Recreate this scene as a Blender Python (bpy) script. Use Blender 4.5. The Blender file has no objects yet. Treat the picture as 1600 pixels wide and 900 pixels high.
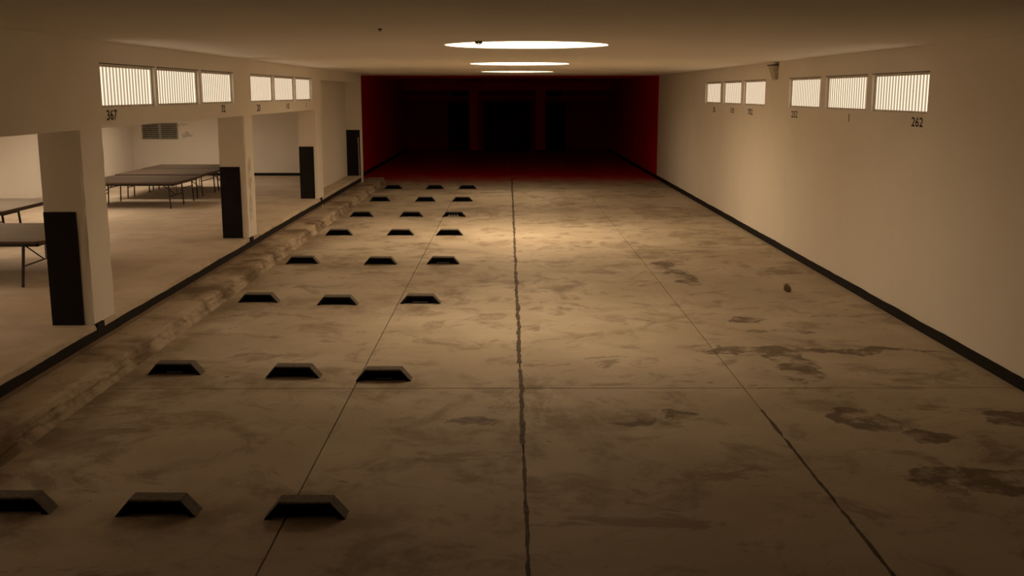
import bpy, bmesh, math, random
from mathutils import Vector, Matrix, noise

random.seed(7)
scene = bpy.context.scene
C = scene.collection

# ------------------------------------------------------------------ camera
H = 3.5
cam_d = bpy.data.cameras.new('camera')
cam_d.sensor_width = 36.0
cam_d.lens = 1620.0 / 1600.0 * 36.0
cam_d.clip_end = 300
cam = bpy.data.objects.new('camera', cam_d)
cam.location = (0, 0, H)
cam.rotation_euler = (math.radians(90 - 10.662), 0, math.radians(-0.2085))
C.objects.link(cam)
scene.camera = cam

# ------------------------------------------------------------------ world and exposure
w = bpy.data.worlds.new('daylight'); scene.world = w
w.use_nodes = True
bg = w.node_tree.nodes['Background']
bg.inputs[0].default_value = (0.85, 0.80, 0.70, 1)
bg.inputs[1].default_value = 1.0
scene.view_settings.view_transform = 'Standard'
scene.view_settings.look = 'None'
scene.view_settings.gamma = 1.0
scene.view_settings.use_curve_mapping = False
scene.view_settings.exposure = 0.2

SKY_HALL = (9.0, 20.0, 7.0)        # daylight coming down the hall skylights (strength set dome by dome)
SIDE_FILL = 4.3                     # fill light from the unseen skylights added to the side room
WIN = 1.15                         # daylight in the window sheets
DAY = (1.0, 0.74, 0.47)            # the warm cast of the light

# ------------------------------------------------------------------ node helpers
class NT:
    def __init__(s, name):
        s.m = bpy.data.materials.new(name); s.m.use_nodes = True
        s.t = s.m.node_tree; s.b = s.t.nodes['Principled BSDF']
        s.pos = s.t.nodes.new('ShaderNodeNewGeometry').outputs['Position']
    def n(s, typ, **kw):
        nd = s.t.nodes.new(typ)
        for k, v in kw.items(): setattr(nd, k, v)
        return nd
    def link(s, a, b): s.t.links.new(a, b)
    def put(s, sock, v):
        if hasattr(v, 'is_output') or isinstance(v, bpy.types.NodeSocket): s.link(v, sock)
        else: sock.default_value = v
    def math(s, op, a, b=0.0, clamp=False):
        nd = s.n('ShaderNodeMath', operation=op); nd.use_clamp = clamp
        s.put(nd.inputs[0], a); s.put(nd.inputs[1], b); return nd.outputs[0]
    def vmath(s, op, a, b):
        nd = s.n('ShaderNodeVectorMath', operation=op)
        s.put(nd.inputs[0], a); s.put(nd.inputs[1], b); return nd.outputs[0]
    def noise(s, scale, detail=4, rough=0.55, vec=None, color=False, dist=0.0):
        nd = s.n('ShaderNodeTexNoise'); s.link(vec if vec is not None else s.pos, nd.inputs['Vector'])
        nd.inputs['Scale'].default_value = scale; nd.inputs['Detail'].default_value = detail
        nd.inputs['Roughness'].default_value = rough; nd.inputs['Distortion'].default_value = dist
        return nd.outputs['Color' if color else 'Fac']
    def step(s, v, a, b, lo=0.0, hi=1.0):
        nd = s.n('ShaderNodeMapRange', interpolation_type='SMOOTHSTEP')
        s.put(nd.inputs['Value'], v)
        for k, x in (('From Min', a), ('From Max', b), ('To Min', lo), ('To Max', hi)): nd.inputs[k].default_value = x
        return nd.outputs[0]
    def mix(s, fac, a, b, blend='MIX'):
        nd = s.n('ShaderNodeMix', data_type='RGBA', blend_type=blend)
        s.put(nd.inputs[0], fac)
        for sock, v in ((nd.inputs[6], a), (nd.inputs[7], b)):
            if isinstance(v, tuple): sock.default_value = (*v, 1)
            else: s.link(v, sock)
        return nd.outputs[2]
    def warp(s, scale, amt):
        c = s.vmath('SUBTRACT', s.noise(scale, 5, 0.6, color=True), (0.5, 0.5, 0.5))
        return s.vmath('ADD', s.pos, s.vmath('MULTIPLY', c, (amt, amt, amt)))
    def blob(s, vec, centre, radii):
        d = s.vmath('MULTIPLY', s.vmath('SUBTRACT', vec, tuple(centre)), tuple(1.0 / r for r in radii))
        ln = s.n('ShaderNodeVectorMath', operation='LENGTH'); s.link(d, ln.inputs[0])
        return s.step(ln.outputs['Value'], 0.88, 1.02, 1.0, 0.0)
    def xyz(s, vec=None):
        nd = s.n('ShaderNodeSeparateXYZ'); s.link(vec if vec is not None else s.pos, nd.inputs[0]); return nd.outputs
    def bump(s, h, strength=0.2, dist=0.01):
        nd = s.n('ShaderNodeBump'); nd.inputs['Strength'].default_value = strength; nd.inputs['Distance'].default_value = dist
        s.link(h, nd.inputs['Height']); s.link(nd.outputs[0], s.b.inputs['Normal'])
    def done(s, col, rough=0.7, spec=0.3, metal=0.0):
        if isinstance(col, tuple): s.b.inputs['Base Color'].default_value = (*col, 1)
        else: s.link(col, s.b.inputs['Base Color'])
        s.put(s.b.inputs['Roughness'], rough)
        s.b.inputs['Specular IOR Level'].default_value = spec
        s.b.inputs['Metallic'].default_value = metal
        return s.m

def mat_plaster(name, base, dark, stains=()):
    k = NT(name)
    a = k.noise(0.5, 5, 0.6); c = k.mix(k.step(a, 0.38, 0.68, 0.0, 0.35), base, dark)
    b = k.noise(3.0, 6, 0.65); c = k.mix(k.step(b, 0.60, 0.78, 0.0, 0.30), c, dark)
    if stains:
        v = k.warp(2.2, 0.45); mk = None
        for ce, ra in stains:
            x = k.blob(v, ce, ra); mk = x if mk is None else k.math('MAXIMUM', mk, x)
        br = k.step(k.noise(6, 5, 0.7), 0.35, 0.62)
        c = k.mix(k.math('MULTIPLY', k.math('MULTIPLY', mk, br), 0.42), c, (0.13, 0.10, 0.07))
    k.bump(k.noise(14, 6, 0.6), 0.12, 0.02)
    return k.done(c, 0.85, 0.15)

def mat_floor():
    k = NT('worn_concrete_floor')
    base, pale, dark, wet = (0.41, 0.34, 0.25), (0.50, 0.425, 0.325), (0.20, 0.145, 0.092), (0.10, 0.068, 0.042)
    c = k.mix(k.step(k.noise(0.42, 6, 0.62), 0.40, 0.66), base, pale)
    c = k.mix(k.step(k.noise(1.3, 8, 0.70, dist=0.6), 0.50, 0.66, 0, 0.60), c, dark)
    o = k.vmath('ADD', k.pos, (31.0, 7.0, 0.0))
    big = k.step(k.noise(0.30, 7, 0.72, vec=o, dist=1.0), 0.535, 0.62)
    c = k.mix(k.math('MULTIPLY', big, k.step(k.noise(1.8, 7, 0.75), 0.40, 0.60, 0.1, 0.75)), c, dark)
    o2 = k.vmath('MULTIPLY', k.vmath('ADD', k.pos, (3.0, 17.0, 0.0)), (0.55, 1.0, 1.0))
    c = k.mix(k.step(k.noise(1.05, 9, 0.72, vec=o2, dist=0.5), 0.60, 0.64, 0, 0.62), c, dark)
    c = k.mix(k.step(k.noise(9, 4, 0.7), 0.60, 0.72, 0, 0.32), c, dark)
    c = k.mix(k.step(k.noise(3.3, 3, 0.5, vec=o), 0.74, 0.77, 0, 0.8), c, wet)
    # spilled stains on the right half of the slab
    v = k.warp(1.3, 1.1); mk = None
    for ce, ra in (((3.35, 13.95), (0.75, 0.28)), ((3.75, 13.2), (0.26, 0.85)), ((3.95, 15.1), (0.55, 0.17)), ((3.75, 15.9), (0.32, 0.2)),
                   ((4.9, 13.9), (1.2, 0.12)), ((3.95, 10.8), (0.42, 0.45)), ((4.35, 10.2), (0.35, 0.25)), ((4.5, 9.1), (0.95, 0.28)),
                   ((5.6, 10.8), (0.45, 0.28)), ((3.4, 19.8), (0.3, 0.9)), ((3.3, 21.3), (0.25, 0.6)), ((-0.4, 10.7), (0.35, 0.16)), ((1.35, 10.8), (0.32, 0.14)), ((2.0, 10.9), (0.2, 0.1))):
        x = k.blob(v, (*ce, 0.0), (*ra, 3.0)); mk = x if mk is None else k.math('MAXIMUM', mk, x)
    mk = k.math('MULTIPLY', mk, k.step(k.noise(2.6, 6, 0.7), 0.36, 0.56))
    c = k.mix(k.math('MULTIPLY', mk, 0.8), c, wet)
    mk = None
    v = k.warp(0.8, 2.2)
    for ce, ra in (((1.6, 28.2), (0.45, 1.2)), ((2.9, 23.4), (0.7, 1.6)), ((5.0, 25.4), (0.9, 1.6)), ((1.0, 24.2), (0.4, 0.9)), ((2.2, 33.5), (0.9, 2.0)), ((4.6, 30.5), (0.9, 2.2)), ((4.0, 36.0), (1.4, 1.5)), ((-0.6, 30.0), (0.4, 1.5))):
        x = k.blob(v, (*ce, 0.0), (*ra, 3.0)); mk = x if mk is None else k.math('MAXIMUM', mk, x)
    mk = k.math('MULTIPLY', mk, k.step(k.noise(1.1, 8, 0.75), 0.42, 0.60))
    c = k.mix(k.math('MULTIPLY', mk, 0.6), c, dark)
    # grime gathered round the rows of wheel stops
    s = k.xyz(k.warp(0.9, 1.0))
    fy = k.math('SUBTRACT', k.math('FRACT', k.math('ADD', k.math('DIVIDE', k.math('SUBTRACT', s[1], 8.1), 4.31), 0.5)), 0.5)
    dy = k.math('MULTIPLY', k.math('ABSOLUTE', fy), 4.31)
    gy = k.step(dy, 0.10, 0.75, 1.0, 0.0)
    gx = None
    for x in (-4.24, -2.72, -1.5):
        q = k.step(k.math('ABSOLUTE', k.math('SUBTRACT', s[0], x)), 0.25, 0.85, 1.0, 0.0)
        gx = q if gx is None else k.math('MAXIMUM', gx, q)
    g = k.math('MULTIPLY', k.math('MULTIPLY', gx, gy), k.step(k.noise(1.9, 6, 0.7), 0.36, 0.60))
    c = k.mix(k.math('MULTIPLY', g, 0.6), c, dark)
    # dirt along the foot of the kerb
    gk = k.math('MULTIPLY', k.step(s[0], -4.75, -4.0, 1.0, 0.0), k.step(k.noise(0.8, 6, 0.7), 0.38, 0.62))
    c = k.mix(k.math('MULTIPLY', gk, 0.6), c, dark)
    # red floor colour at the far end; its soft front edge paints in red bounce light
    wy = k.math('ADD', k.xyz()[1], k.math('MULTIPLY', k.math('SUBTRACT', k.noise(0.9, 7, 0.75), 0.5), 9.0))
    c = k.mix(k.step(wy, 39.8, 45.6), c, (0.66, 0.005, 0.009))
    k.bump(k.noise(18, 7, 0.65), 0.25, 0.01)
    return k.done(c, 0.72, 0.2)

def mat_concrete(name, base, dark, dirt=0.6):
    k = NT(name)
    c = k.mix(k.step(k.noise(0.9, 7, 0.65), 0.40, 0.62, 0, dirt), base, dark)
    c = k.mix(k.step(k.noise(5, 6, 0.7), 0.55, 0.7, 0, 0.4), c, dark)
    k.bump(k.noise(12, 6, 0.65), 0.35, 0.015)
    return k.done(c, 0.8, 0.2)

def mat_plain(name, col, rough=0.6, spec=0.3, metal=0.0, var=0.25, scale=6.0):
    k = NT(name)
    d = tuple(x * (1 - var) for x in col)
    return k.done(k.mix(k.step(k.noise(scale, 5, 0.6), 0.35, 0.7), col, d), rough, spec, metal)

def mat_wood(name, col, dark):
    k = NT(name)
    v = k.vmath('MULTIPLY', k.pos, (0.6, 9.0, 9.0))
    c = k.mix(k.step(k.noise(1.2, 5, 0.6, vec=v), 0.35, 0.7), col, dark)
    c = k.mix(k.step(k.noise(0.9, 4, 0.6), 0.45, 0.7, 0, 0.4), c, dark)
    return k.done(c, 0.75, 0.08)

def mat_light(name, col, strength, stain=0.0):
    k = NT(name)
    t = k.t; t.nodes.remove(k.b)
    em = k.n('ShaderNodeEmission'); em.inputs['Strength'].default_value = strength
    if stain:
        a = k.step(k.noise(4.5, 6, 0.7), 0.60, 0.74, 0, stain)
        k.link(k.mix(a, col, tuple(x * 0.45 for x in col)), em.inputs['Color'])
    else: em.inputs['Color'].default_value = (*col, 1)
    k.link(em.outputs[0], t.nodes['Material Output'].inputs[0])
    return k.m

M = {}
M['wall'] = mat_plaster('white_plaster', (0.86, 0.805, 0.72), (0.78, 0.72, 0.63),
    (((-5.5, 22.2, 1.75), (0.4, 0.16, 0.45)), ((-5.5, 22.2, 1.1), (0.4, 0.2, 0.3)), ((-11.9, 38.8, 1.95), (0.22, 0.5, 0.12)), ((-12.05, 38.8, 2.3), (0.25, 0.5, 0.06))))
M['ceil'] = mat_plaster('ceiling_plaster', (0.90, 0.85, 0.77), (0.84, 0.78, 0.69))
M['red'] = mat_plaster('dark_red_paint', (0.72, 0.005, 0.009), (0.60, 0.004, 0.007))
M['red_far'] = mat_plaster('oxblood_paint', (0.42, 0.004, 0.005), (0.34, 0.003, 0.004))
M['red_dark'] = mat_plain('red_brown_gloss', (0.05, 0.002, 0.002), 0.6)
M['black'] = mat_plain('black_paint', (0.016, 0.014, 0.013), 0.75, 0.2)
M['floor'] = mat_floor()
M['joint'] = mat_plain('joint_dirt', (0.05, 0.035, 0.022), 0.9)
M['filler'] = mat_plain('joint_filler', (0.115, 0.085, 0.06), 0.8, 0.2, var=0.55, scale=9)
M['platform'] = mat_concrete('platform_concrete', (0.60, 0.50, 0.38), (0.40, 0.31, 0.22), 0.5)
M['kerb'] = mat_concrete('kerb_concrete', (0.46, 0.37, 0.27), (0.15, 0.10, 0.06), 0.9)
M['shade_dirt_band'] = mat_concrete('shaded_dirty_face', (0.22, 0.155, 0.10), (0.13, 0.09, 0.055), 0.7)
M['rubber'] = mat_plain('black_rubber', (0.010, 0.009, 0.008), 0.8, 0.2, var=0.4, scale=14)
M['rubber_top'] = mat_plain('dusty_rubber', (0.165, 0.140, 0.112), 0.85, 0.2, var=0.35, scale=20)
M['rubber_in'] = mat_plain('black_cavity', (0.006, 0.005, 0.005), 0.9, 0.1)
M['lip'] = mat_plain('scuffed_metal', (0.16, 0.14, 0.12), 0.6, 0.3)
M['chalk'] = mat_plain('pale_scrawl_paint', (0.60, 0.55, 0.46), 0.8)
M['frame'] = mat_plain('painted_frame', (0.66, 0.60, 0.50), 0.6)
M['shadow_dirt'] = mat_plain('shadow_dirt_brown', (0.10, 0.07, 0.05), 0.9)
M['pane'] = mat_light('daylit_sheet', (1.0, 0.80, 0.575), WIN, 0.5)
M['rib'] = mat_light('daylit_sheet_rib', (1.0, 0.72, 0.47), WIN * 0.34, 0.5)
for q, st_ in enumerate(SKY_HALL): M['dome%d' % q] = mat_light('daylit_dome', DAY, st_)
M['side_fill'] = mat_light('side_fill_dome', (1.0, 0.79, 0.58), SIDE_FILL)
M['rib'].cycles.emission_sampling = 'NONE'
M['shaft'] = mat_plain('white_shaft', (0.8, 0.77, 0.72), 0.8, 0.2, var=0.08)
M['table_brown'] = mat_wood('brown_laminate', (0.115, 0.082, 0.058), (0.08, 0.055, 0.038))
M['table_grey'] = mat_wood('grey_laminate', (0.25, 0.21, 0.165), (0.20, 0.165, 0.13))
M['edge'] = mat_plain('brown_edge', (0.09, 0.05, 0.03), 0.6)
M['steel'] = mat_plain('dark_steel', (0.03, 0.024, 0.02), 0.5, 0.4)
M['vent'] = mat_plain('grey_vent', (0.36, 0.34, 0.30), 0.55, 0.3)
M['vent_back'] = mat_plain('vent_backing', (0.06, 0.05, 0.04), 0.8)
M['number'] = mat_plain('black_stencil', (0.05, 0.035, 0.022), 0.8)
M['stone'] = mat_plain('brown_stone', (0.20, 0.13, 0.08), 0.9)
M['batten'] = mat_plain('pale_batten', (0.42, 0.36, 0.27), 0.7)
M['lamp_body'] = mat_plain('wall_lamp_body', (0.62, 0.56, 0.46), 0.6)
M['lamp_dark'] = mat_plain('wall_lamp_dark', (0.12, 0.09, 0.06), 0.7)

# ------------------------------------------------------------------ mesh helpers
def obj(name, verts, faces, m, parent=None, smooth=False):
    me = bpy.data.meshes.new(name); me.from_pydata([tuple(v) for v in verts], [], faces); me.update()
    ms = m if isinstance(m, (list, tuple)) else [m]
    for x in ms: me.materials.append(M[x])
    if smooth:
        for p in me.polygons: p.use_smooth = True
    o = bpy.data.objects.new(name, me); C.objects.link(o)
    if parent is not None: o.parent = parent
    return o
def empty(name, loc=(0, 0, 0)):
    o = bpy.data.objects.new(name, None); o.empty_display_size = 0.2; o.location = loc; C.objects.link(o); return o
def tag(o, label, cat=None, group=None, kind=None):
    o['label'] = label
    if cat: o['category'] = cat
    if group: o['group'] = group
    if kind: o['kind'] = kind
    return o
BF = [(0, 3, 2, 1), (4, 5, 6, 7), (0, 1, 5, 4), (1, 2, 6, 5), (2, 3, 7, 6), (3, 0, 4, 7)]
class MB:
    def __init__(s): s.v = []; s.f = []; s.mi = []
    def add(s, v, f, mi=0):
        k = len(s.v); s.v += [tuple(x) for x in v]; s.f += [tuple(k + i for i in q) for q in f]; s.mi += [mi] * len(f); return s
    def box(s, a, b, mi=0):
        (x0, y0, z0), (x1, y1, z1) = a, b
        return s.add([(x0, y0, z0), (x1, y0, z0), (x1, y1, z0), (x0, y1, z0), (x0, y0, z1), (x1, y0, z1), (x1, y1, z1), (x0, y1, z1)], BF, mi)
    def slab(s, a, b, ch):
        # box with chamfered top edges
        (x0, y0, z0), (x1, y1, z1) = a, b
        v = [(x0, y0, z0), (x1, y0, z0), (x1, y1, z0), (x0, y1, z0), (x0, y0, z1 - ch), (x1, y0, z1 - ch), (x1, y1, z1 - ch), (x0, y1, z1 - ch),
             (x0 + ch, y0 + ch, z1), (x1 - ch, y0 + ch, z1), (x1 - ch, y1 - ch, z1), (x0 + ch, y1 - ch, z1)]
        f = [(0, 3, 2, 1), (8, 9, 10, 11)] + [(i, (i + 1) % 4, 4 + (i + 1) % 4, 4 + i) for i in range(4)] + [(4 + i, 4 + (i + 1) % 4, 8 + (i + 1) % 4, 8 + i) for i in range(4)]
        return s.add(v, f)
    def tube(s, pts, r, n=8, mi=0):
        pts = [Vector(p) for p in pts]; rings = []
        for i, p in enumerate(pts):
            d = (pts[min(i + 1, len(pts) - 1)] - pts[max(i - 1, 0)]).normalized()
            u = d.cross(Vector((0, 0, 1)) if abs(d.z) < 0.9 else Vector((1, 0, 0))).normalized(); q = d.cross(u)
            rings.append([p + u * (r * math.cos(2 * math.pi * k / n)) + q * (r * math.sin(2 * math.pi * k / n)) for k in range(n)])
        v = [x for r_ in rings for x in r_]; f = []
        for i in range(len(rings) - 1):
            for k in range(n): f.append((i * n + k, i * n + (k + 1) % n, (i + 1) * n + (k + 1) % n, (i + 1) * n + k))
        f.append(tuple(range(n))[::-1]); f.append(tuple((len(rings) - 1) * n + k for k in range(n)))
        return s.add(v, f, mi)
    def build(s, name, m, parent=None, smooth=False):
        o = obj(name, s.v, s.f, m, parent, smooth)
        for p, i in zip(o.data.polygons, s.mi): p.material_index = i
        return o
def cells(name, xs, ys, zs, filled, m, parent=None):
    """solid built of grid cells, only its outer faces kept (a wall with openings)"""
    nx, ny, nz = len(xs) - 1, len(ys) - 1, len(zs) - 1
    F = lambda i, j, k: 0 <= i < nx and 0 <= j < ny and 0 <= k < nz and filled((xs[i] + xs[i + 1]) / 2, (ys[j] + ys[j + 1]) / 2, (zs[k] + zs[k + 1]) / 2)
    vid = {}; V = []; FA = []
    def vv(i, j, k):
        if (i, j, k) not in vid: vid[(i, j, k)] = len(V); V.append((xs[i], ys[j], zs[k]))
        return vid[(i, j, k)]
    for i in range(nx):
        for j in range(ny):
            for k in range(nz):
                if not F(i, j, k): continue
                if not F(i - 1, j, k): FA.append([vv(i, j, k), vv(i, j, k + 1), vv(i, j + 1, k + 1), vv(i, j + 1, k)])
                if not F(i + 1, j, k): FA.append([vv(i + 1, j, k), vv(i + 1, j + 1, k), vv(i + 1, j + 1, k + 1), vv(i + 1, j, k + 1)])
                if not F(i, j - 1, k): FA.append([vv(i, j, k), vv(i + 1, j, k), vv(i + 1, j, k + 1), vv(i, j, k + 1)])
                if not F(i, j + 1, k): FA.append([vv(i, j + 1, k), vv(i, j + 1, k + 1), vv(i + 1, j + 1, k + 1), vv(i + 1, j + 1, k)])
                if not F(i, j, k - 1): FA.append([vv(i, j, k), vv(i, j + 1, k), vv(i + 1, j + 1, k), vv(i + 1, j, k)])
                if not F(i, j, k + 1): FA.append([vv(i, j, k + 1), vv(i + 1, j, k + 1), vv(i + 1, j + 1, k + 1), vv(i, j + 1, k + 1)])
    return obj(name, V, FA, m, parent)
def struct(o, label, cat=None): return tag(o, label, cat, kind='structure')

# ------------------------------------------------------------------ dimensions
XR, XL, XP = 6.15, -5.5, -6.0       # right wall, left wall face, left wall back face
ZC, ZCR = 4.19, 4.18                # ceiling, ceiling of the red end
YF, YRED, YEND = -12.0, 43.1, 64.6   # behind the camera, start of the red end, far wall
PZ, KZ, KX = 0.46, 0.20, -4.85      # platform top, kerb top, kerb face
YSE = 38.84                         # end wall of the side room
XO = -13.9                          # outer wall of the side room
ZS = 3.12                           # ceiling of the side room

# ------------------------------------------------------------------ floor: concrete slabs in a grid of joints
floor = MB().box((-6.6, YF, -0.30), (XR + 0.3, YEND + 0.3, -0.025)).build('floor', 'joint')
struct(floor, 'stained concrete hall floor cut into big slabs by thin joints', 'floor')
cols = [-4.84, -1.865, 0.150, 2.843, XR]
rows = [YF, -7.3, -2.5, 2.2, 6.9, 12.06, 16.73, 21.6, 26.3, 31.0, 35.7, 40.4, 45.1, 49.8, 54.5, 59.2, YEND]
for j in range(len(rows) - 1):
    for i in range(4):
        gx = 0.007; gy = 0.007 if rows[j] < 13 else 0.004
        x0 = cols[i] + gx; x1 = cols[i + 1] - gx
        if i == 0 and rows[j] > 39: x0 = -6.25
        if i == 3: x1 = XR + 0.02
        g2 = 0.007 if rows[j + 1] < 13 else 0.004
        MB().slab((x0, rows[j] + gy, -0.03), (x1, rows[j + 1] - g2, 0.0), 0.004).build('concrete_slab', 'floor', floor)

def ragged_strip(name, xc, spans, wfun, m, parent, seed):
    mb = MB()
    for y0, y1 in spans:
        n = max(4, int((y1 - y0) / 0.07)); v = []; f = []
        for k in range(n + 1):
            y = y0 + (y1 - y0) * k / n; ww = wfun(y)
            if k in (0, n): ww *= 0.25
            l = ww * (0.5 + 0.45 * noise.noise((seed, y * 2.7, 0)) + 0.3 * noise.noise((seed, y * 9, 4)))
            r = ww * (0.5 + 0.45 * noise.noise((seed + 9, y * 2.7, 0)) + 0.3 * noise.noise((seed + 9, y * 9, 4)))
            l = max(l, 0.006); r = max(r, 0.006); wob = 0.012 * noise.noise((seed + 3, y * 0.8, 0))
            x = xc + wob
            v += [(x - l, y, 0.0015), (x - l * 0.5, y, 0.004), (x + r * 0.5, y, 0.004), (x + r, y, 0.0015)]
        for k in range(n):
            a = 4 * k
            for q in range(3): f.append((a + q, a + q + 1, a + q + 5, a + q + 4))
        mb.add(v, f)
    return mb.build(name, m, parent)
ragged_strip('joint_filler', 0.150, [(7.0, 9.72), (10.02, 12.95), (13.2, 43.4)], lambda y: 0.052 + 0.012 * noise.noise((2, y * 0.5, 0)) - (0.018 if y < 10 else 0), 'filler', floor, 3.3)
ragged_strip('joint_filler', 2.843, [(6.6, 8.35), (8.45, 10.2), (10.3, 11.2)], lambda y: 0.034 + 0.03 * noise.noise((5, y * 0.9, 0)), 'filler', floor, 8.1)

# ------------------------------------------------------------------ kerb and platform of the side room
def sweep(name, prof, y0, y1, step, jit, m, parent=None, close=True):
    n = int((y1 - y0) / step); k = len(prof); v = []; f = []
    for j in range(n + 1):
        y = y0 + (y1 - y0) * j / n
        for q, (x, z, a) in enumerate(prof):
            d = a * jit
            v.append((x + d * (noise.noise((q * 0.9, y * 1.6, 0)) + 0.9 * noise.noise((q * 1.7, y * 6.3, 2))), y,
                      z + d * 0.8 * (noise.noise((q * 2.3, y * 1.3, 5)) + 0.6 * noise.noise((q * 1.1, y * 5.1, 7)))))
    for j in range(n):
        for q in range(k - 1): f.append((j * k + q, j * k + q + 1, (j + 1) * k + q + 1, (j + 1) * k + q))
    f.append(tuple(range(k))); f.append(tuple(n * k + q for q in range(k))[::-1])
    return obj(name, v, f, m, parent)
kerb = sweep('kerb', [(XL - 0.02, -0.02, 0), (XL - 0.02, KZ, 0), (-5.25, KZ, 0.25), (-5.02, KZ, 0.3), (-4.945, KZ - 0.004, 0.9), (-4.91, 0.17, 1.0), (-4.90, 0.13, 1.1), (-4.89, 0.09, 1.1), (-4.88, 0.045, 1.1), (-4.85, 0.012, 0.9), (-4.82, -0.02, 0.6)],
             YF, 41.2, 0.075, 0.026, 'kerb')
struct(kerb, 'low chipped concrete kerb running along the foot of the platform', 'kerb')
plat = sweep('platform_floor', [(XO, -0.05, 0), (XO, PZ, 0), (-6.6, PZ, 0), (XL - 0.05, PZ, 0.0), (XL - 0.012, PZ - 0.012, 0.7), (XL, PZ - 0.06, 0.35), (XL, -0.05, 0)],
             YF, 39.1, 0.16, 0.03, 'platform')
struct(plat, 'raised pale concrete floor of the side room behind the pillars', 'floor')
# black band painted along the platform edge
def band(name, face, y0, y1, z0, z1, out, m, parent=None, jit=0.012, seed=0.0, th=0.012):
    n = int((y1 - y0) / 0.22); v = []; f = []
    for j in range(n + 1):
        y = y0 + (y1 - y0) * j / n
        zt = z1 + jit * (noise.noise((seed, y * 0.9, 1)) + 0.7 * noise.noise((seed, y * 3.7, 3))); zb = z0 + (jit * 0.7 * noise.noise((seed, y * 1.7, 9)) if z0 > 0.22 else 0)
        v += [(face, y, zb), (face + out * th, y, zb), (face + out * th, y, zt), (face, y, zt)]
    for j in range(n):
        a = 4 * j
        for q in range(4): f.append((a + q, a + (q + 1) % 4, a + 4 + (q + 1) % 4, a + 4 + q))
    f.append((0, 1, 2, 3)); f.append((4 * n + 3, 4 * n + 2, 4 * n + 1, 4 * n))
    return obj(name, v, f, m, parent)
tr1 = band('trim_1', XL, YF, 39.1, 0.262, 0.385, 1, 'black', seed=1.7)
band('shade_dirt_band', XL, YF, 39.1, KZ - 0.02, 0.275, 1, 'shade_dirt_band', tr1, th=0.006)  # brown strip that colours in shade and dirt at the platform foot
struct(tr1, 'black painted band along the edge of the raised platform', 'painted band')
struct(band('baseboard_right', XR, YF, YRED, 0.0, 0.15, -1, 'black', seed=5.2), 'black painted base strip along the right white wall', 'baseboard')

# ------------------------------------------------------------------ walls
WR = [(15.42, 17.82), (18.08, 20.43), (20.77, 23.07)], [(25.22, 27.54), (27.85, 30.15), (30.52, 32.88)]
WL = [(14.28, 16.49), (16.61, 18.82), (18.98, 21.17)], [(22.58, 24.78), (24.92, 27.22), (27.36, 29.60)]
ZR, ZL = (3.19, 3.80), (3.295, 3.885)
flatR = WR[0] + WR[1]; flatL = WL[0] + WL[1]
ysR = sorted({YF, YRED} | {y for a in flatR for y in a})
wr = cells('wall_right', [XR, XR + 0.3], ysR, [0, ZR[0], ZR[1], ZC + 0.3], lambda x, y, z: not (ZR[0] < z < ZR[1] and any(a < y < b for a, b in flatR)), 'wall')
struct(wr, 'long white plaster wall with two rows of high windows on the right', 'wall')
P3B = 31.05
ysL = sorted({YF, 5.6, P3B, YSE + 0.2} | {y for a in flatL for y in a})
def fillL(x, y, z):
    if y < 5.6: return True
    if y > P3B: return z > 3.88
    if z < 3.03: return False
    return not (ZL[0] < z < ZL[1] and any(a < y < b for a, b in flatL))
wl = cells('wall_left', [XP, XL], ysL, [PZ, 3.03, ZL[0], 3.88, ZL[1], ZC + 0.3], fillL, 'wall')
struct(wl, 'white upper wall on the pillars, with high windows, on the left', 'wall')
struct(MB().box((XP - 0.2, P3B, PZ), (XP, YSE, ZC)).build('wall_recess', 'wall'), 'set-back white wall between the last pillar and the black panel', 'wall')
pier = MB().box((XP - 0.2, YSE, 0.0), (-5.44, YSE + 0.25, ZC)).build('wall_pier', 'wall')
struct(pier, 'short white wall end facing the camera beside the red end', 'wall')
bp = MB().box((-6.0, YSE - 0.012, PZ), (-5.50, YSE, 2.15)).build('black_panel', 'black', pier)
struct(MB().box((XO, YSE, PZ), (XP - 0.2, YSE + 0.25, ZS + 0.05)).build('wall_side_room_end', 'wall'), 'white end wall of the side room with the louvre vent', 'wall')
struct(MB().box((XO - 0.25, YF, 0), (XO, YSE + 0.25, ZS + 0.05)).build('wall_side_room_outer', 'wall'), 'bright white outer wall of the side room', 'wall')
struct(MB().box((XO - 0.25, YF - 0.25, 0), (XR + 0.3, YF, ZC + 0.3)).build('wall_behind', 'wall'), 'white wall closing the hall behind the viewer', 'wall')
struct(MB().box((-6.5, YSE + 0.25, 0), (-6.2, YRED, ZC + 0.1)).build('wall_left_rear', 'wall'), 'white stretch of wall hidden behind the wall end on the left', 'wall')
bb = MB().box((XO, YSE - 0.012, PZ), (XP - 0.2, YSE, PZ + 0.105)).build('baseboard_side_room', 'black')
struct(bb, 'black base strip along the end wall of the side room', 'baseboard')

# red end of the hall
struct(MB().box((-6.5, YRED, 0), (-6.2, YEND, ZC)).build('wall_red_left', 'red'), 'dark red side wall at the far left of the hall', 'wall')
struct(MB().box((XR, YRED, 0), (XR + 0.3, YEND, ZC)).build('wall_red_right', 'red'), 'dark red side wall at the far right of the hall', 'wall')
struct(MB().box((-6.2, YRED, 0), (-6.18, YEND, 0.15)).build('baseboard_red_left', 'black'), 'black base strip along the dark red left wall', 'baseboard')
struct(MB().box((XR - 0.02, YRED, 0), (XR, YEND, 0.15)).build('baseboard_red_right', 'black'), 'black base strip along the dark red right wall', 'baseboard')
dl, dc, dr = (-3.70, -2.05), (-1.53, 1.40), (1.95, 3.53)
ysd = [-6.2, *dl, *dc, *dr, XR]
we = cells('wall_far', ysd, [YEND, YEND + 0.3], [0, 2.92, 3.0, ZC], lambda x, y, z: not ((z < 2.92 and (dl[0] < x < dl[1] or dr[0] < x < dr[1])) or (z < 3.0 and dc[0] < x < dc[1])), 'red_far')
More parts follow.
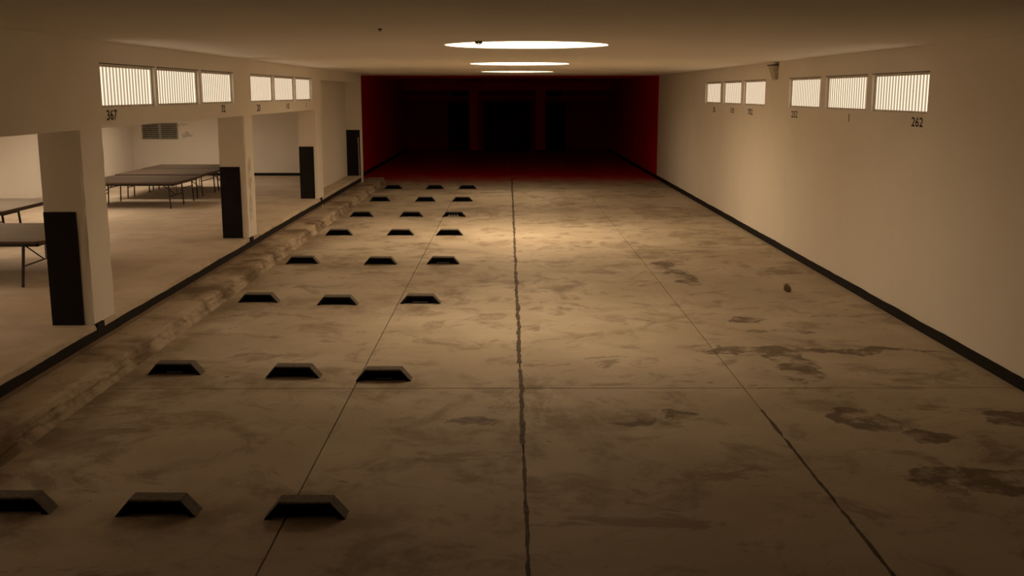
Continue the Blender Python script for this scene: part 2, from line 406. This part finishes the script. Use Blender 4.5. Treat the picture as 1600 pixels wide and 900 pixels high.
MB().box((-6.5, YEND + 0.26, -0.4), (XR + 0.3, YEND + 0.4, ZC)).build('backing', 'red_dark', we)  # unseen panel added behind the doors to block stray world light
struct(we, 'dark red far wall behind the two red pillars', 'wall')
for (a, b), n, z, lab in ((dl, 1, 2.92, 'black doorway in the far red wall, behind the left red pillar'), (dc, 2, 3.0, 'wide black double doorway in the middle of the far red wall'), (dr, 3, 2.92, 'black doorway in the far red wall, behind the right red pillar')):
    d = empty('door_%d' % n, ((a + b) / 2, YEND + 0.2, 0)); struct(d, lab, 'door')
    nl = 2 if n == 2 else 1; wd = (b - a) / nl
    for q in range(nl):
        x0 = -(b - a) / 2 + q * wd
        lf = MB().box((x0 + 0.02, -0.03, 0.01), (x0 + wd - 0.02, 0.03, z - 0.02))
        for z0, z1 in ((0.25, 1.2), (1.4, z - 0.3)): lf.box((x0 + 0.2, -0.045, z0), (x0 + wd - 0.2, -0.03, z1))
        l = lf.build('door_leaf', 'red_dark', d)
        hx = x0 + (wd - 0.12 if q == 0 else 0.12)
        MB().tube([(hx, -0.03, 1.05), (hx, -0.09, 1.05), (hx - 0.1, -0.09, 1.05)], 0.012).build('handle', 'steel', l)
for x0, x1, lab in ((-3.5, -2.2, 'small dark transom above the left black doorway'), (2.2, 3.3, 'small dark transom above the right black doorway')):
    t = MB().box((x0, YEND - 0.03, 3.36), (x1, YEND, 3.58))
    t.box((x0 - 0.04, YEND - 0.045, 3.32), (x1 + 0.04, YEND, 3.36)); t.box((x0 - 0.04, YEND - 0.045, 3.58), (x1 + 0.04, YEND, 3.62))
    struct(t.build('trim_2' if x0 < 0 else 'trim_3', 'black'), lab, 'transom')
struct(MB().box((-6.2, YEND - 0.08, 3.16), (XR, YEND, 3.26)).build('trim_4', 'red'), 'red ledge running across the far wall above the doorways', 'ledge')
struct(MB().box((-6.2, 62.2, 3.65), (XR, 62.75, ZCR)).build('trim_5', 'red'), 'dark red beam carried by the two red pillars', 'beam')
for x0, x1, s in ((-2.30, -1.80, 'left'), (1.65, 2.22, 'right')):
    p = empty('red_pillar', ((x0 + x1) / 2, 62.47, 0)); hw = (x1 - x0) / 2
    tag(p, 'square dark red pillar at the far end, %s of the two' % s, 'pillar', 'red pillars at the far end')
    MB().box((-hw, -0.27, 0), (hw, 0.27, 3.65)).build('shaft', 'red', p)
    MB().box((-hw - 0.01, -0.28, 0), (hw + 0.01, 0.28, 0.12)).build('base_band', 'black', p)

# ------------------------------------------------------------------ ceilings with round skylight openings
R_SKY = 1.20
def ring(cx, cy, r, n, seed, amp):
    return [(cx + (r + amp * (noise.noise((math.cos(t) * 3, math.sin(t) * 3, seed)) + 0.7 * noise.noise((math.cos(t) * 11, math.sin(t) * 11, seed)))) * math.cos(t),
             cy + (r + amp * (noise.noise((math.cos(t) * 3, math.sin(t) * 3, seed)) + 0.7 * noise.noise((math.cos(t) * 11, math.sin(t) * 11, seed)))) * math.sin(t)) for t in [2 * math.pi * k / n for k in range(n)]]
def ceiling(name, x0, x1, y0, y1, z, holes, m, s=1.6, n=96):
    mb = MB(); q = lambda a, b, c, d: mb.add([(a, b, z), (a, d, z), (c, d, z), (c, b, z)], [(0, 1, 2, 3)])
    yc = y0; rings = []
    for k, (cx, cy) in enumerate(holes):
        q(x0, yc, x1, cy - s); q(x0, cy - s, cx - s, cy + s); q(cx + s, cy - s, x1, cy + s); yc = cy + s
        rg = ring(cx, cy, R_SKY, n, k * 3.7 + z, 0.028); rings.append(rg); sq = []
        for j in range(n):
            t = 2 * math.pi * j / n; c_, s_ = math.cos(t), math.sin(t); r = s / max(abs(c_), abs(s_)); sq.append((cx + c_ * r, cy + s_ * r, z))
        v = [(a, b, z) for a, b in rg] + sq
        mb.add(v, [(j, (j + 1) % n, n + (j + 1) % n, n + j)[::-1] for j in range(n)])
    q(x0, yc, x1, y1)
    return mb.build(name, m), rings
def skylight(cx, cy, z, rg, pane, label, depth=0.45, name='skylight'):
    o = empty(name, (cx, cy, z)); tag(o, label, 'skylight', 'round skylights', 'structure' if name != 'skylight' else None)
    n = len(rg); v = []; f = []
    for zz in (0, 0.12, depth):
        v += [((a - cx) * (1.0 if zz == 0 else 1.01), (b - cy) * (1.0 if zz == 0 else 1.01), zz) for a, b in rg]
    for l in range(2):
        f += [(l * n + j, l * n + n + j, l * n + n + (j + 1) % n, l * n + (j + 1) % n) for j in range(n)]
    obj('shaft', v, f, 'shaft', o)
    m = 40; v = [(0, 0, depth + 0.22)]; f = []
    for rr, zz in ((0.6, 0.17), (1.0, 0.0)):
        v += [(rr * 1.25 * math.cos(2 * math.pi * j / m), rr * 1.25 * math.sin(2 * math.pi * j / m), depth + zz) for j in range(m)]
    f += [(0, 1 + (j + 1) % m, 1 + j) for j in range(m)] + [(1 + j, 1 + (j + 1) % m, 1 + m + (j + 1) % m, 1 + m + j) for j in range(m)]
    obj('dome_pane', v, f, pane, o)
    return o
hs = [(0.27, 15.7), (0.28, 25.75), (0.30, 35.35)]
c1, rgs = ceiling('ceiling', -6.5, XR + 0.3, YF, YRED, ZC, hs, 'ceil')
struct(c1, 'flat white hall ceiling with three round skylights', 'ceiling')
for (cx, cy), rg, lab in zip(hs, rgs, ('nearest and largest-looking bright round skylight in the white ceiling', 'middle one of the three bright round skylights in the ceiling', 'farthest bright round skylight, close to the red end')):
    skylight(cx, cy, ZC, rg, 'dome%d' % int(cy / 10 - 1), lab)
struct(MB().box((-6.5, YRED, ZCR), (XR + 0.3, YEND + 0.3, ZC + 0.1)).build('ceiling_red', 'red'), 'dark red ceiling of the far end of the hall', 'ceiling')
hs2 = [(-11.1, 7.6 + 4.6 * k) for k in range(7)]
c2, rgs2 = ceiling('ceiling', XO, XP, YF, YSE, ZS, hs2, 'ceil')
struct(c2, 'low white ceiling of the side room behind the pillars', 'ceiling')
for (cx, cy), rg, wd in zip(hs2, rgs2, ('first', 'second', 'third', 'fourth', 'fifth', 'sixth', 'seventh')):
    skylight(cx, cy, ZS, rg, 'side_fill', '%s unseen round skylight added to light the side room' % wd, name='window_%d' % (5 + int(cy / 4.7)))  # unseen skylights, added to brighten the side room

# ------------------------------------------------------------------ pillars with black panels
for y0, y1, lab in ((13.50, 14.28, 'nearest white square pillar with a black panel on its front'), (21.90, 22.66, 'middle white square pillar, stained, with a black panel on its front'), (30.30, P3B, 'farthest white square pillar with a black panel, beside the set-back wall')):
    p = empty('pillar', (-5.79, (y0 + y1) / 2, PZ)); tag(p, lab, 'pillar', 'white pillars of the side room')
    hy = (y1 - y0) / 2; hx = 0.27; hh = 3.03 - PZ; nz = 14; v = []; f = []
    pr = [(-hx, -hy), (hx - 0.03, -hy), (hx, -hy + 0.03), (hx, hy - 0.03), (hx - 0.03, hy), (-hx, hy)]
    for k in range(nz + 1):
        for q, (x, y) in enumerate(pr):
            a = 0.012 if (0 < q < 5 and 0 < k < nz) else 0
            v.append((x + a * noise.noise((y0 + q, k * 0.9, 0)), y + a * noise.noise((y0 + q, k * 0.9, 7)), hh * k / nz))
    for k in range(nz):
        for q in range(6): f.append((k * 6 + q, k * 6 + (q + 1) % 6, (k + 1) * 6 + (q + 1) % 6, (k + 1) * 6 + q))
    f += [tuple(range(6))[::-1], tuple(nz * 6 + q for q in range(6))]
    obj('shaft', v, f, 'wall', p)
    MB().box((-hx - 0.004, -hy - 0.014, 0), (hx - 0.12, -hy + 0.003, 1.51)).build('black_panel', 'black', p)
    nb = MB().box((0.255, -hy + 0.03, -0.10), (0.308, -hy + 0.27, 0.006)).build('edge_block', 'black', p)

# ------------------------------------------------------------------ windows
def window(n, face, out, panes, z0, z1, label):
    """out: +1 when the wall looks towards +X"""
    yc = (panes[0][0] + panes[-1][1]) / 2
    o = empty('window_%d' % n, (face, yc, z0)); struct(o, label, 'window'); h = z1 - z0
    for a, b in panes:
        a -= yc; b -= yc; t = 0.035; d = -out * 0.07; e = -out * 0.16
        fr = MB(); xa, xb = sorted((d + out * 0.02, e))
        fr.box((xa, a, 0), (xb, b, t)); fr.box((xa, a, h - t), (xb, b, h)); fr.box((xa, a, t), (xb, a + t, h - t)); fr.box((xa, b - t, t), (xb, b, h - t))
        fo = fr.build('frame', 'frame', o)
        ya, yb = sorted((-0.004 * out, 0.006 * out))
        MB().box((ya, a - 0.01, h), (yb, b + 0.01, h + 0.014)).build('shadow_dirt_line', 'shadow_dirt', fo)  # dark strip standing in for the shadow and dirt line over the pane
        p = MB().box((*sorted((d, d - out * 0.004))[:1], a + t, t), (sorted((d, d - out * 0.004))[1], b - t, h - t)).build('sheet', 'pane', o)
        rb = MB(); per = 0.126; k = int((b - a - 2 * t) / per); off = ((b - a - 2 * t) - k * per) / 2
        for q in range(k):
            y = a + t + off + per * (q + 0.5); pr = [(-0.033, 0.0006), (-0.020, 0.007), (0.020, 0.007), (0.033, 0.0006)]
            v = [(d + out * z, y + x, t) for x, z in pr] + [(d + out * z, y + x, h - t) for x, z in pr]
            rb.add(v, [(0, 1, 5, 4), (1, 2, 6, 5), (2, 3, 7, 6)])
        r = rb.build('ribs', 'rib', p); r['kind'] = 'stuff'
    return o
window(1, XL, 1, WL[0], *ZL, 'three ribbed daylit panes high on the left wall, nearer set')
window(2, XL, 1, WL[1], *ZL, 'three ribbed daylit panes high on the left wall, farther set')
window(3, XR, -1, WR[0], *ZR, 'three ribbed daylit panes high on the right wall, nearer set')
window(4, XR, -1, WR[1], *ZR, 'three ribbed daylit panes high on the right wall, farther set')

# ------------------------------------------------------------------ stencilled numbers
def number(txt, face, out, ya, yb, z0, z1, parent):
    cu = bpy.data.curves.new('painted_number', 'FONT'); cu.body = txt; cu.resolution_u = 4; cu.offset = 0.018
    t = bpy.data.objects.new('tmp', cu); C.objects.link(t)
    bpy.context.view_layer.update()
    me = bpy.data.meshes.new_from_object(t.evaluated_get(bpy.context.evaluated_depsgraph_get()))
    bpy.data.objects.remove(t)
    xs = [v.co.x for v in me.vertices]; ys = [v.co.y for v in me.vertices]
    x0, x1, y0, y1 = min(xs), max(xs), min(ys), max(ys)
    for v in me.vertices:
        u = (v.co.x - x0) / (x1 - x0); q = (v.co.y - y0) / (y1 - y0)
        v.co = (face + out * 0.003, ya + (yb - ya) * u, z0 + (z1 - z0) * q)
    me.materials.clear(); me.materials.append(M['number'])
    o = bpy.data.objects.new('painted_number', me); C.objects.link(o); o.parent = parent
    o['label'] = 'black stencilled number %s under the window' % txt
for t, a, b, z0, z1 in (('367', 14.41, 14.80, 3.125, 3.27), ('32', 20.19, 20.47, 3.13, 3.27), ('20', 23.04, 23.37, 3.10, 3.25), ('10', 26.13, 26.45, 3.105, 3.245), ('1', 28.66, 28.70, 3.105, 3.245)):
    number(t, XL, 1, a, b, z0, z1, wl)
for t, a, b, z0, z1 in (('262', 15.98, 15.53, 2.995, 3.14), ('1', 18.95, 18.91, 2.985, 3.125), ('252', 22.79, 22.31, 2.975, 3.12), ('702', 26.94, 26.42, 2.95, 3.10), ('10', 29.04, 28.60, 2.95, 3.10), ('5', 31.55, 31.2, 2.93, 3.085)):
    number(t, XR, -1, a, b, z0, z1, wr)

# ------------------------------------------------------------------ wheel stops
def make_stop():
    W, T, Hh, D = 0.343, 0.222, 0.15, 0.185; c = 0.012; rec = 0.07
    b = MB()
    # outer shell: sloping ends, chamfered top edges
    def prof(y, inset): 
        return [(-W + inset, y, 0), (-T + inset * 0.6, y, Hh - inset), (T - inset * 0.6, y, Hh - inset), (W - inset, y, 0)]
    rim = 0.026
    f0 = [(-W, 0, 0), (-T, 0, Hh - c), (T, 0, Hh - c), (W, 0, 0)]
    f1 = [(-W, c, 0), (-T + 0.004, c, Hh), (T - 0.004, c, Hh), (W, c, 0)]
    b1 = [(-W, D - c, 0), (-T + 0.004, D - c, Hh), (T - 0.004, D - c, Hh), (W, D - c, 0)]
    b0 = [(-W, D, 0), (-T, D, Hh - c), (T, D, Hh - c), (W, D, 0)]
    i0 = [(-W + 0.06, 0, 0), (-T + 0.012, 0, Hh - c - rim), (T - 0.012, 0, Hh - c - rim), (W - 0.06, 0, 0)]
    i1 = [(x, rec, z) for x, y, z in i0]
    v = f0 + f1 + b1 + b0 + i0 + i1
    f = [(0, 1, 17, 16), (1, 2, 18, 17), (2, 3, 19, 18)]
    mi = [0, 0, 0]
    f += [(16, 17, 21, 20), (17, 18, 22, 21), (18, 19, 23, 22)]; mi += [0] * 3
    for a, bb_ in ((0, 4), (4, 8), (8, 12)):
        for q in range(3): f.append((a + q, bb_ + q, bb_ + q + 1, a + q + 1)); mi.append(1)
    f.append((12, 15, 14, 13)); mi.append(0)
    b.v = v; b.f = f; b.mi = mi
    root = empty('wheel_stop')
    b.build('body', ['rubber', 'rubber_top'], root)
    obj('inner_panel', i1, [(0, 1, 2, 3)], 'rubber_in', root)
    return root
proto = make_stop()
def copy_tree(o, parent=None):
    c = o.copy(); C.objects.link(c); c.parent = parent
    for ch in o.children: copy_tree(ch, c)
    return c
ROWS = [[(-4.22, 8.265), (-2.965, 8.207), (-1.70, 8.15)], [(-4.218, 12.67), (-2.694, 12.515), (-1.543, 12.365)], [(-4.248, 17.256), (-2.872, 17.036), (-1.486, 17.137)],
        [(-4.29, 21.305), (-2.655, 21.209), (-1.358, 21.253)], [(-4.23, 25.684), (-2.694, 25.678), (-1.472, 25.674)], [(-4.214, 29.62), (-2.783, 29.614), (-1.558, 29.61)],
        [(-4.212, 33.973), (-2.716, 33.887), (-1.50, 33.882)], [(-4.25, 38.366), (-2.712, 38.361), (-1.505, 38.357)]]
RN = ['nearest row', 'second row from the front', 'third row from the front', 'fourth row from the front', 'fifth row from the front', 'sixth row from the front', 'seventh row, last but one', 'farthest row by the red end']
CN = ['left one beside the kerb', 'middle one', 'right one by the floor joint']
for i, r in enumerate(ROWS):
    for j, (x, y) in enumerate(r):
        o = proto if i == j == 0 else copy_tree(proto)
        o.location = (x, y, 0.0); o.rotation_euler.z = math.radians(random.uniform(-1.2, 1.2))
        if (i, j) == (1, 1): o.rotation_euler.z = math.radians(-1.5)
        lab = 'black wheel stop with pale scrawl on its face, sixth row from the front' if (i, j) == (5, 2) else 'black wheel stop, %s, %s' % (CN[j], RN[i])
        tag(o, lab, 'wheel stop', 'black wheel stops on the hall floor')
        if (i, j) in ((2, 2), (3, 2), (1, 2), (1, 0)):
            wbar = 0.13 if i > 1 else 0.10
            MB().box((-wbar, 0.02, 0.022), (wbar, 0.05, 0.034)).build('lower_lip', 'lip', o)
        if (i, j) == (5, 2):
            sc = MB(); x0 = -0.16
            for pts in ([(0, .02), (.03, .07), (.055, .03), (.02, .04)], [(.075, .025), (.095, .075), (.12, .06), (.09, .045), (.13, .025)], [(.15, .02), (.16, .075), (.2, .07), (.165, .045), (.205, .03)], [(.22, .07), (.27, .075), (.24, .03), (.29, .025)], [(-.03, .014), (.31, .016)]):
                sc.tube([(x0 + a, 0.064, b) for a, b in pts], 0.006, 5)
            sc.build('chalk_scrawl', 'chalk', o)

# ------------------------------------------------------------------ folding tables in the side room
def table(label, x0, x1, y0, y1, legrows, top, clip=0.06, h=0.72, inset=0.28, splay=0.0, lr=0.019):
    cx, cy = (x0 + x1) / 2, (y0 + y1) / 2; hx, hy = (x1 - x0) / 2, (y1 - y0) / 2
    o = empty('folding_table', (cx, cy, PZ)); tag(o, label, 'table', 'folding tables in the side room')
    th = 0.045; c = clip
    oc = [(-hx + c, -hy), (hx - c, -hy), (hx, -hy + c), (hx, hy - c), (hx - c, hy), (-hx + c, hy), (-hx, hy - c), (-hx, -hy + c)]
    v = [(x, y, h - 0.004) for x, y in oc] + [(x * 0.998, y * 0.998, h) for x, y in oc]
    obj('table_top', v + [(x, y, h - th + 0.012) for x, y in oc], [tuple(range(8, 16)), tuple(range(16, 24))[::-1]] + [(i, (i + 1) % 8, 8 + (i + 1) % 8, 8 + i) for i in range(8)] + [(16 + i, 16 + (i + 1) % 8, (i + 1) % 8, i) for i in range(8)], top, o)
    v = []; 
    for s, z in ((1.001, h - th), (1.001, h - 0.008)): v += [(x * s, y * s, z) for x, y in oc]
    obj('edge_band', v, [(i, (i + 1) % 8, 8 + (i + 1) % 8, 8 + i) for i in range(8)], 'edge', o)
    ap = MB(); ai = 0.12; z0, z1 = h - th - 0.06, h - th
    for a, b in (((-hx + ai, -hy + ai), (hx - ai, -hy + ai + 0.03)), ((-hx + ai, hy - ai - 0.03), (hx - ai, hy - ai)), ((-hx + ai, -hy + ai), (-hx + ai + 0.03, hy - ai)), ((hx - ai - 0.03, -hy + ai), (hx - ai, hy - ai))):
        ap.box((*a, z0), (*b, z1))
    ap.build('under_frame', 'steel', o)
    for s in (-1, 1):
        lx = s * (hx - inset)
        ys = [y - cy for y in legrows]
        for k, y in enumerate(ys):
            sp = splay * (-1 if k == 0 else 1)
            MB().tube([(lx, y, h - th - 0.02), (lx + s * 0.03, y + sp, 0.0)], lr).build('leg', 'steel', o)
        MB().tube([(lx + s * 0.015, ys[0] + splay * -0.5, 0.32), (lx + s * 0.015, ys[1] + splay * 0.5, 0.32)], 0.013).build('crossbar', 'steel', o)
        if len(ys) > 2:
            MB().tube([(lx + s * 0.01, ys[1], 0.45), (lx + s * 0.01, ys[2], 0.45)], 0.013).build('crossbar', 'steel', o)
        m = (ys[0] + ys[1]) / 2
        MB().tube([(lx, m, 0.33), (lx - s * 0.42, m, h - th - 0.03)], 0.012).build('brace', 'steel', o)
        MB().tube([(lx, m + 0.1, h - th - 0.03), (lx, m + 0.1, 0.33)], 0.010).build('strut', 'steel', o)
    return o
table('brown folding table in front of the other two, left of the middle pillar', -11.32, -8.74, 27.38, 29.78, (27.58, 28.70, 29.62), 'table_brown')
table('brown folding table between the front and the back one, by the middle pillar', -11.40, -8.86, 30.12, 32.50, (30.42, 30.95, 32.25), 'table_brown')
table('brown folding table at the back, nearest to the louvre vent wall', -11.46, -8.90, 32.60, 34.46, (32.80, 33.35, 34.25), 'table_brown')
table('grey topped folding table at the left edge, nearest to the viewer', -10.05, -7.42, 16.36, 18.72, (16.42, 17.75, 18.55), 'table_grey', inset=0.32, splay=0.20, clip=0.10, lr=0.026)
table('grey topped folding table at the left edge, behind the nearest one', -12.75, -10.08, 20.62, 23.20, (20.9, 22.2, 22.95), 'table_grey', inset=0.80, splay=0.06, lr=0.026)

# ------------------------------------------------------------------ louvre vent on the end wall
vt = empty('louvre_vent', (-12.89, YSE, 1.82)); tag(vt, 'grey louvre vent of two panels high on the side room end wall', 'vent')
MB().box((-0.64, -0.012, 0), (0.64, -0.002, 0.58)).build('backing', 'vent_back', vt)
fr = MB()
for a, b in (((-0.66, 0), (0.66, 0.03)), ((-0.66, 0.55), (0.66, 0.58)), ((-0.66, 0), (-0.62, 0.58)), ((0.62, 0), (0.66, 0.58)), ((-0.05, 0), (0.05, 0.58))): fr.box((a[0], -0.04, a[1]), (b[0], -0.004, b[1]))
fr.build('frame', 'vent', vt)
sl0 = None
for s in (-1, 1):
    for k in range(7):
        if sl0 is None:
            sl0 = obj('slat', [(-0.285, -0.012, 0.035), (0.285, -0.012, 0.035), (0.285, -0.040, 0), (-0.285, -0.040, 0), (-0.285, -0.014, 0.045), (0.285, -0.014, 0.045), (0.285, -0.045, 0.008), (-0.285, -0.045, 0.008)], BF, 'vent', vt); sl = sl0
        else:
            sl = sl0.copy(); C.objects.link(sl)
        sl.location = (s * 0.335, 0, 0.045 + k * 0.073)

# ------------------------------------------------------------------ small things
bt = MB().add([(-0.02, 0, 0), (0.02, 0, 0), (0.02, 0.03, 0), (-0.02, 0.03, 0), (-0.045, 0.07, 1.40), (-0.012, 0.07, 1.43), (-0.012, 0.10, 1.43), (-0.045, 0.10, 1.40)], BF).build('leaning_batten', 'batten')
bt.location = (-5.535, YSE - 0.115, PZ); tag(bt, 'thin pale wooden batten leaning on the black panel by the red end', 'batten')

wlp = empty('wall_bracket', (XR, 24.25, 3.80)); tag(wlp, 'small pale wedge bracket high on the right wall between the windows', 'bracket')
MB().add([(-0.05, -0.16, 0), (0, -0.16, 0), (0, 0.16, 0), (-0.05, 0.16, 0), (-0.15, -0.19, 0.31), (0, -0.19, 0.31), (0, 0.19, 0.31), (-0.15, 0.19, 0.31)], BF).build('housing', 'lamp_body', wlp)
MB().box((-0.17, -0.21, 0.31), (0, 0.21, 0.335)).build('cap', 'lamp_dark', wlp)

hk = empty('ceiling_hook', (-1.407, 11.71, ZC)); tag(hk, 'tiny dark hook in the white ceiling near the viewer', 'hook')
MB().tube([(0, 0, 0), (0, 0, -0.012)], 0.022, 12).build('rosette', 'steel', hk)
MB().tube([(0, 0, -0.01), (0, 0, -0.016), (0.009, 0, -0.024), (0.0, 0, -0.033), (-0.008, 0, -0.027)], 0.004, 6).build('hook', 'steel', hk)
cl = empty('ceiling_clip', (-0.40, 14.47, ZC)); tag(cl, 'small brown clip on the ceiling at the rim of the nearest skylight', 'clip')
MB().box((-0.05, -0.03, -0.03), (0.05, 0.03, 0)).build('plate', 'lamp_dark', cl)
MB().tube([(-0.03, 0, -0.03), (0, 0, -0.045), (0.03, 0, -0.03)], 0.007, 6).build('loop', 'lamp_dark', cl)

bm = bmesh.new(); bmesh.ops.create_icosphere(bm, subdivisions=2, radius=0.06)
for v in bm.verts:
    d = 1 + 0.45 * noise.noise(v.co * 18 + Vector((3, 1, 2))); v.co = Vector((v.co.x * d * 1.05, v.co.y * d * 0.9, max(-0.045, v.co.z * d * (1.9 if v.co.z > 0 else 0.8))))
me = bpy.data.meshes.new('stone'); bm.to_mesh(me); bm.free(); me.materials.append(M['stone'])
st = bpy.data.objects.new('stone', me); C.objects.link(st); st.location = (4.99, 18.2, 0.044)
tag(st, 'small brown stone lying alone on the floor near the right wall', 'stone')
